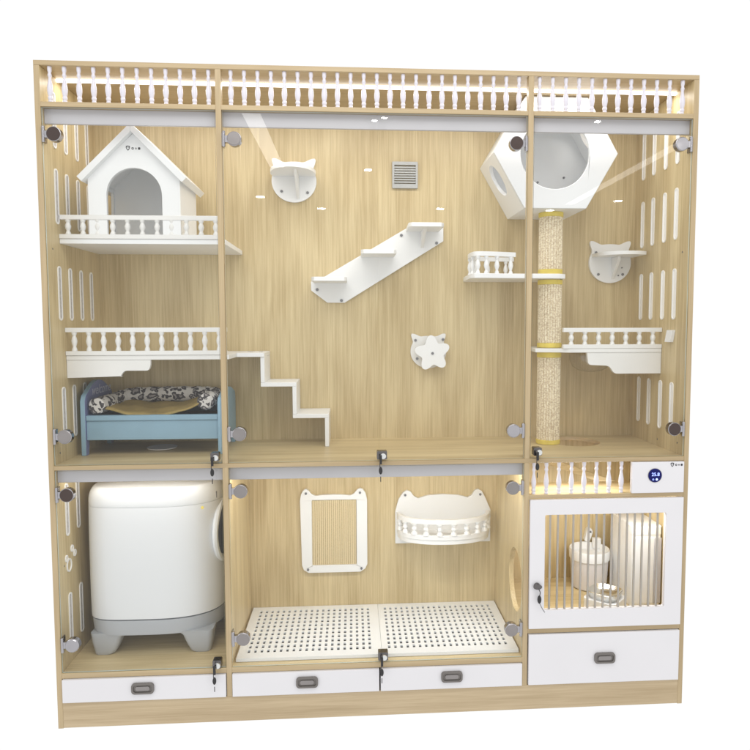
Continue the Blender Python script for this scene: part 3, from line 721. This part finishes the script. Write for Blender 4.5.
for k, i in enumerate((2, 7, 11, 15, 22, 28, 34, 39, 43)):
    x, y = rl[i].x, rl[i].y
    if first is None:
        bm = BM(); lathe(bm, [(.009, 0), (.009, h*.08), (.005, h*.2), (.0105, h*.45), (.009, h*.62), (.005, h*.8), (.009, h*.92), (.009, h)], (x, y, 1.7093), 'z', 14); first = obj('baluster', bm, 'white', pf); shift_origin(first, (x, y, 1.7093)); fl = first.location.copy(); fx, fy = x, y
    else: c = first.copy(); C.objects.link(c); c.location = fl+Vector((x-fx, y-fy, 0))

# ------------------------------------------------------------------ automatic litter machine
lm = thing('litter_machine', 'large rounded white automatic litter box on a grey base with four feet', 'litter box', (.318, .285, ZS))
CX, CY, AX, AY = .318, .283, .258, .183
def ring_pts(ax, ay, n=64, e=3.6):
    p = []
    for k in range(n):
        a = 2*PI*k/n; c_, s_ = math.cos(a), math.sin(a); ee = 2.5 if c_ > 0 else 4.6
        r = (abs(c_)**ee+abs(s_)**ee)**(-1/ee); p.append((ax*r*c_, ay*r*s_))
    return p
def loft(levels, n=64, cap=True):
    bm = BM(); rr = []
    for z, kx, ky in levels: rr.append([bm.verts.new((CX+x, CY+y, z)) for x, y in ring_pts(AX*kx, AY*ky, n)])
    for a, b in zip(rr, rr[1:]):
        for k in range(n): bm.faces.new([a[k], a[(k+1) % n], b[(k+1) % n], b[k]])
    if cap: bm.faces.new(rr[0]); bm.faces.new(rr[-1])
    return bm
lv = [(.362, .975, .975), (.364, .995, .995), (.45, 1.0, 1.0), (.60, 1.0, 1.0), (.72, .998, .998), (.80, .993, .99), (.803, .993, .990)]
obj('shell', loft(lv), 'shell_plastic', lm)
lv = [(.8038, .990, .987), (.805, .992, .989)]
for k in range(0, 9):
    a = PI/2*k/8; lv.append((.818+.058*math.sin(a), .992-.095*(1-math.cos(a)), .989-.13*(1-math.cos(a))))
lv += [(.881, .66, .58), (.884, .3, .25), (.8845, .02, .02)]
obj('lid', loft(lv), 'shell_plastic', lm)
obj('base', loft([(.296, .94, .93), (.298, .965, .958), (.33, .978, .972), (.3575, .984, .982)]), 'grey_plastic', lm)
for sx, sy in ((-1, -1), (1, -1), (-1, 1), (1, 1)):
    bm = BM(); rr = []
    for z, w, dpt, ox in ((.3035, .150, .10, 0), (.296, .132, .096, 0), (.284, .116, .09, .003), (.262, .106, .084, .006), (.235, .090, .070, .014), (.218, .078, .058, .018), (.2128, .066, .048, .022)):
        xo = CX+sx*(AX*.935-ox*.6-w/2-(.012 if sx > 0 else .0)); yo = CY+sy*(AY*.905-ox*.5-dpt/2)
        rr.append([bm.verts.new((xo+u, yo+v, z)) for u, v in [(a*1.0, b) for a, b in rrect(-w/2, w/2, -dpt/2, dpt/2, .018, 4)]])
    for a, b in zip(rr, rr[1:]):
        for k in range(len(a)): bm.faces.new([a[k], a[(k+1) % len(a)], b[(k+1) % len(a)], b[k]])
    bm.faces.new(rr[0]); bm.faces.new(rr[-1]); ft = obj('foot', bm, 'grey_plastic', lm)
    bm = BM(); prism(bm, [rrect(xo-.024, xo+.024, yo-.02, yo+.02, .008, 3)], 'xy', ZS+.0001, .2127); obj('rubber_pad', bm, 'handle', ft)
# round entrance on the right-hand side
bm = BM(); N = 40; prof = []
for i in range(N):
    a = 2*PI*i/N; ring_ = []
    for j in range(8):
        b = 2*PI*j/8; rr_ = .128+.014*math.cos(b); y = .285+rr_*math.cos(a)*.92; z = .665+rr_*math.sin(a); x = .566+.012*math.sin(b)-.10*abs(math.cos(a)*.92*.128/.183)**2.6*.35
        ring_.append(bm.verts.new((x, y, z)))
    prof.append(ring_)
for i in range(N):
    for j in range(8): bm.faces.new([prof[i][j], prof[(i+1) % N][j], prof[(i+1) % N][(j+1) % 8], prof[i][(j+1) % 8]])
dr = obj('entrance_ring', bm, 'plastic', lm)
bm = BM(); lathe(bm, [(.0005, .576), (.108, .574), (.114, .560)], (0, .285, .665), 'x', 40, cap=False); obj('entrance_hole', bm, 'black', dr)
bm = BM(); box(bm, .553, .5585, .196, .206, .812, .838)
obj('status_light', bm, 'handle', lm, .001)

bm = BM(); lathe(bm, [(.006, -.0018), (.006, .0005)], (.519, .119, .795), 'y', 20); tb_ = obj('sticker', bm, 'yellow', lm)

# ------------------------------------------------------------------ feeding corner
fd = thing('automatic_feeder', 'tall white automatic feeder standing at the right behind the barred door', 'pet feeder', (2.31, .26, .3270))
z0 = .3272
bm = BM(); prism(bm, [rrect(2.254, 2.377, .150, .375, .014)], 'xy', z0, .634); obj('body', bm, 'plastic', fd, .003)
bm = BM(); prism(bm, [rrect(2.252, 2.3785, .148, .377, .015)], 'xy', .6345, .668); obj('lid', bm, 'plastic', fd, .004)
bx('front_panel', 'plastic', fd, 2.262, 2.343, .1468, .1495, .345, .622)
bx('front_panel', 'valance', fd, 2.345, 2.374, .1463, .1495, .345, .622)
wb = thing('food_bowl', 'polished steel square bowl in a white stand before the tall feeder', 'bowl', (2.13, .135, .3270))
bm = BM(); prism(bm, [roundc([(2.035, .135), (2.135, .045), (2.228, .135), (2.135, .225)], .03)], 'xy', z0, .385); obj('stand', bm, 'plastic', wb, .004)
bm = BM(); sh = [(.102, .374), (.104, .378), (.100, .378), (.080, .372), (.055, .369), (.0005, .3685)]; rr = []
sh = [(1.0, .3855), (1.12, .410), (1.15, .412), (1.12, .414), (.97, .402), (.78, .391), (.4, .387), (.02, .3865)]
for k, z in sh: rr.append([bm.verts.new((2.132+(x-2.132)*k, .135+(y-.135)*k, z+.012*(k > .9)*(x-2.132)/.1*0)) for x, y in roundc([(2.055, .135), (2.135, .060), (2.212, .135), (2.135, .210)], .04)])
for a, b in zip(rr, rr[1:]):
    for k in range(len(a)): bm.faces.new([a[k], a[(k+1) % len(a)], b[(k+1) % len(a)], b[k]])
obj('bowl', bm, 'steel', wb)
wf = thing('water_fountain', 'round grey water bucket with a white rim behind the steel bowl', 'water bowl', (2.155, .375, .3270))
bm = BM(); lathe(bm, [(.070, z0), (.076, z0+.004), (.083, .455)], (2.160, .385, 0), 'z', 40); obj('tank', bm, 'front', wf)
bm = BM(); lathe(bm, [(.084, .4555), (.0875, .458), (.089, .492), (.086, .500), (.080, .496), (.074, .470), (.0005, .466)], (2.160, .385, 0), 'z', 40, cap=False); obj('rim', bm, 'plastic', wf)
bx('pump', 'plastic', wf, 2.195, 2.232, .425, .452, .480, .528, bevel=.005)
nz = thing('wall_nozzle', 'small white plastic spout on the back wall above the water bucket', 'spout', (2.19, .47, .535))
bm = BM(); prism(bm, [roundc([(2.165, .505), (2.190, .500), (2.206, .548), (2.195, .566), (2.178, .562)], .008)], 'xz', .462, D-.0005); nb = obj('body', bm, 'plastic', nz, .003)
screws(nz, ((2.192, .548),), .4615, .005)

# ------------------------------------------------------------------ camera
cd = bpy.data.cameras.new('camera'); cam = bpy.data.objects.new('camera', cd); C.objects.link(cam); scene.camera = cam
cd.sensor_width = 36; cd.lens = 644.6903/750*36; cd.shift_x = -(393.3746-375)/750; cd.shift_y = (366.2649-375)/750
cd.clip_start = .05; cd.clip_end = 100
cam.location = (1.1041, -2.3857, 1.5076); cam.rotation_euler = (-.0666+PI/2, .0021, -.0637)

# ------------------------------------------------------------------ light: white studio surround, shop ceiling lamps, added fill lights
w = bpy.data.worlds.new('World'); scene.world = w; w.use_nodes = True
bg = w.node_tree.nodes['Background']; bg.inputs['Color'].default_value = (1, 1, 1, 1); bg.inputs['Strength'].default_value = 1.02
def area(name, x, y, z, sx, sy, power, col=(1, .97, .92), disk=False, rot=(0, 0, 0)):
    ld = bpy.data.lights.new(name, 'AREA'); ld.energy = power; ld.color = col; ld.shape = 'DISK' if disk else 'RECTANGLE'; ld.size = sx
    if not disk: ld.size_y = sy
    o = bpy.data.objects.new(name, ld); C.objects.link(o); o.location = (x, y, z); o.rotation_euler = rot; return o
for x, y in ((1.30, -3.13), (1.38, -3.05), (1.29, -4.87), (-.11, -6.47), (.66, -7.31), (2.42, -7.26), (4.09, -7.3), (3.18, -3.05), (4.81, -6.5)):
    s = .05 if y > -4 else .085 if y > -5 else .12
    area('ceiling_downlight', x, y, 3.2, s, s, 60*s*s*4.5, disk=True)
area('ceiling_strip_light', .30, -3.9, 3.2, .15, 1.8, 4.8)
area('ceiling_strip_light', 4.22, -5.1, 3.2, .13, 3.4, 6.0)

def led(x0, x1, y, z, power, wd=.02, col=(1, .985, .95), tilt=0.):
    area('led_light', (x0+x1)/2, y, z, x1-x0, wd, power, col, rot=(tilt, 0, 0))
led(.05, W-.05, .134, 2.3955, 6.2, tilt=R(8))
led(.05, X1-.04, .053, .9605, .42, tilt=R(12)); led(X1+.04, X2-.04, .053, .9605, 2.6, tilt=R(12))
led(X2+.05, W-.05, .056, .8235, 2.0, tilt=R(12)); led(X2+.05, W-.26, .056, .9635, .7)

area('front_fill_panel', 1.2, -1.35, 3.2, 2.6, 1.4, 30, (1, .985, .96))  # added overhead fill in front, brightens the inside of the cabinet

area('side_fill_light', -3.3, -3.6, 1.9, 1.4, 1.6, 13, (1, .99, .97), rot=(R(90), 0, R(-52)))  # pair of added fill lights, one each side, to lift the interior
area('side_fill_light', 5.6, -3.6, 1.9, 1.4, 1.6, 13, (1, .99, .97), rot=(R(90), 0, R(50)))

# ------------------------------------------------------------------ render settings
scene.render.engine = 'CYCLES'
cy = scene.cycles; cy.use_denoising = True; cy.max_bounces = 10; cy.diffuse_bounces = 8; cy.glossy_bounces = 4; cy.transparent_max_bounces = 16
cy.sample_clamp_indirect = 6; cy.caustics_reflective = False; cy.caustics_refractive = False
vs = scene.view_settings; vs.view_transform = 'Standard'; vs.look = 'None'; vs.exposure = 0; vs.gamma = 1
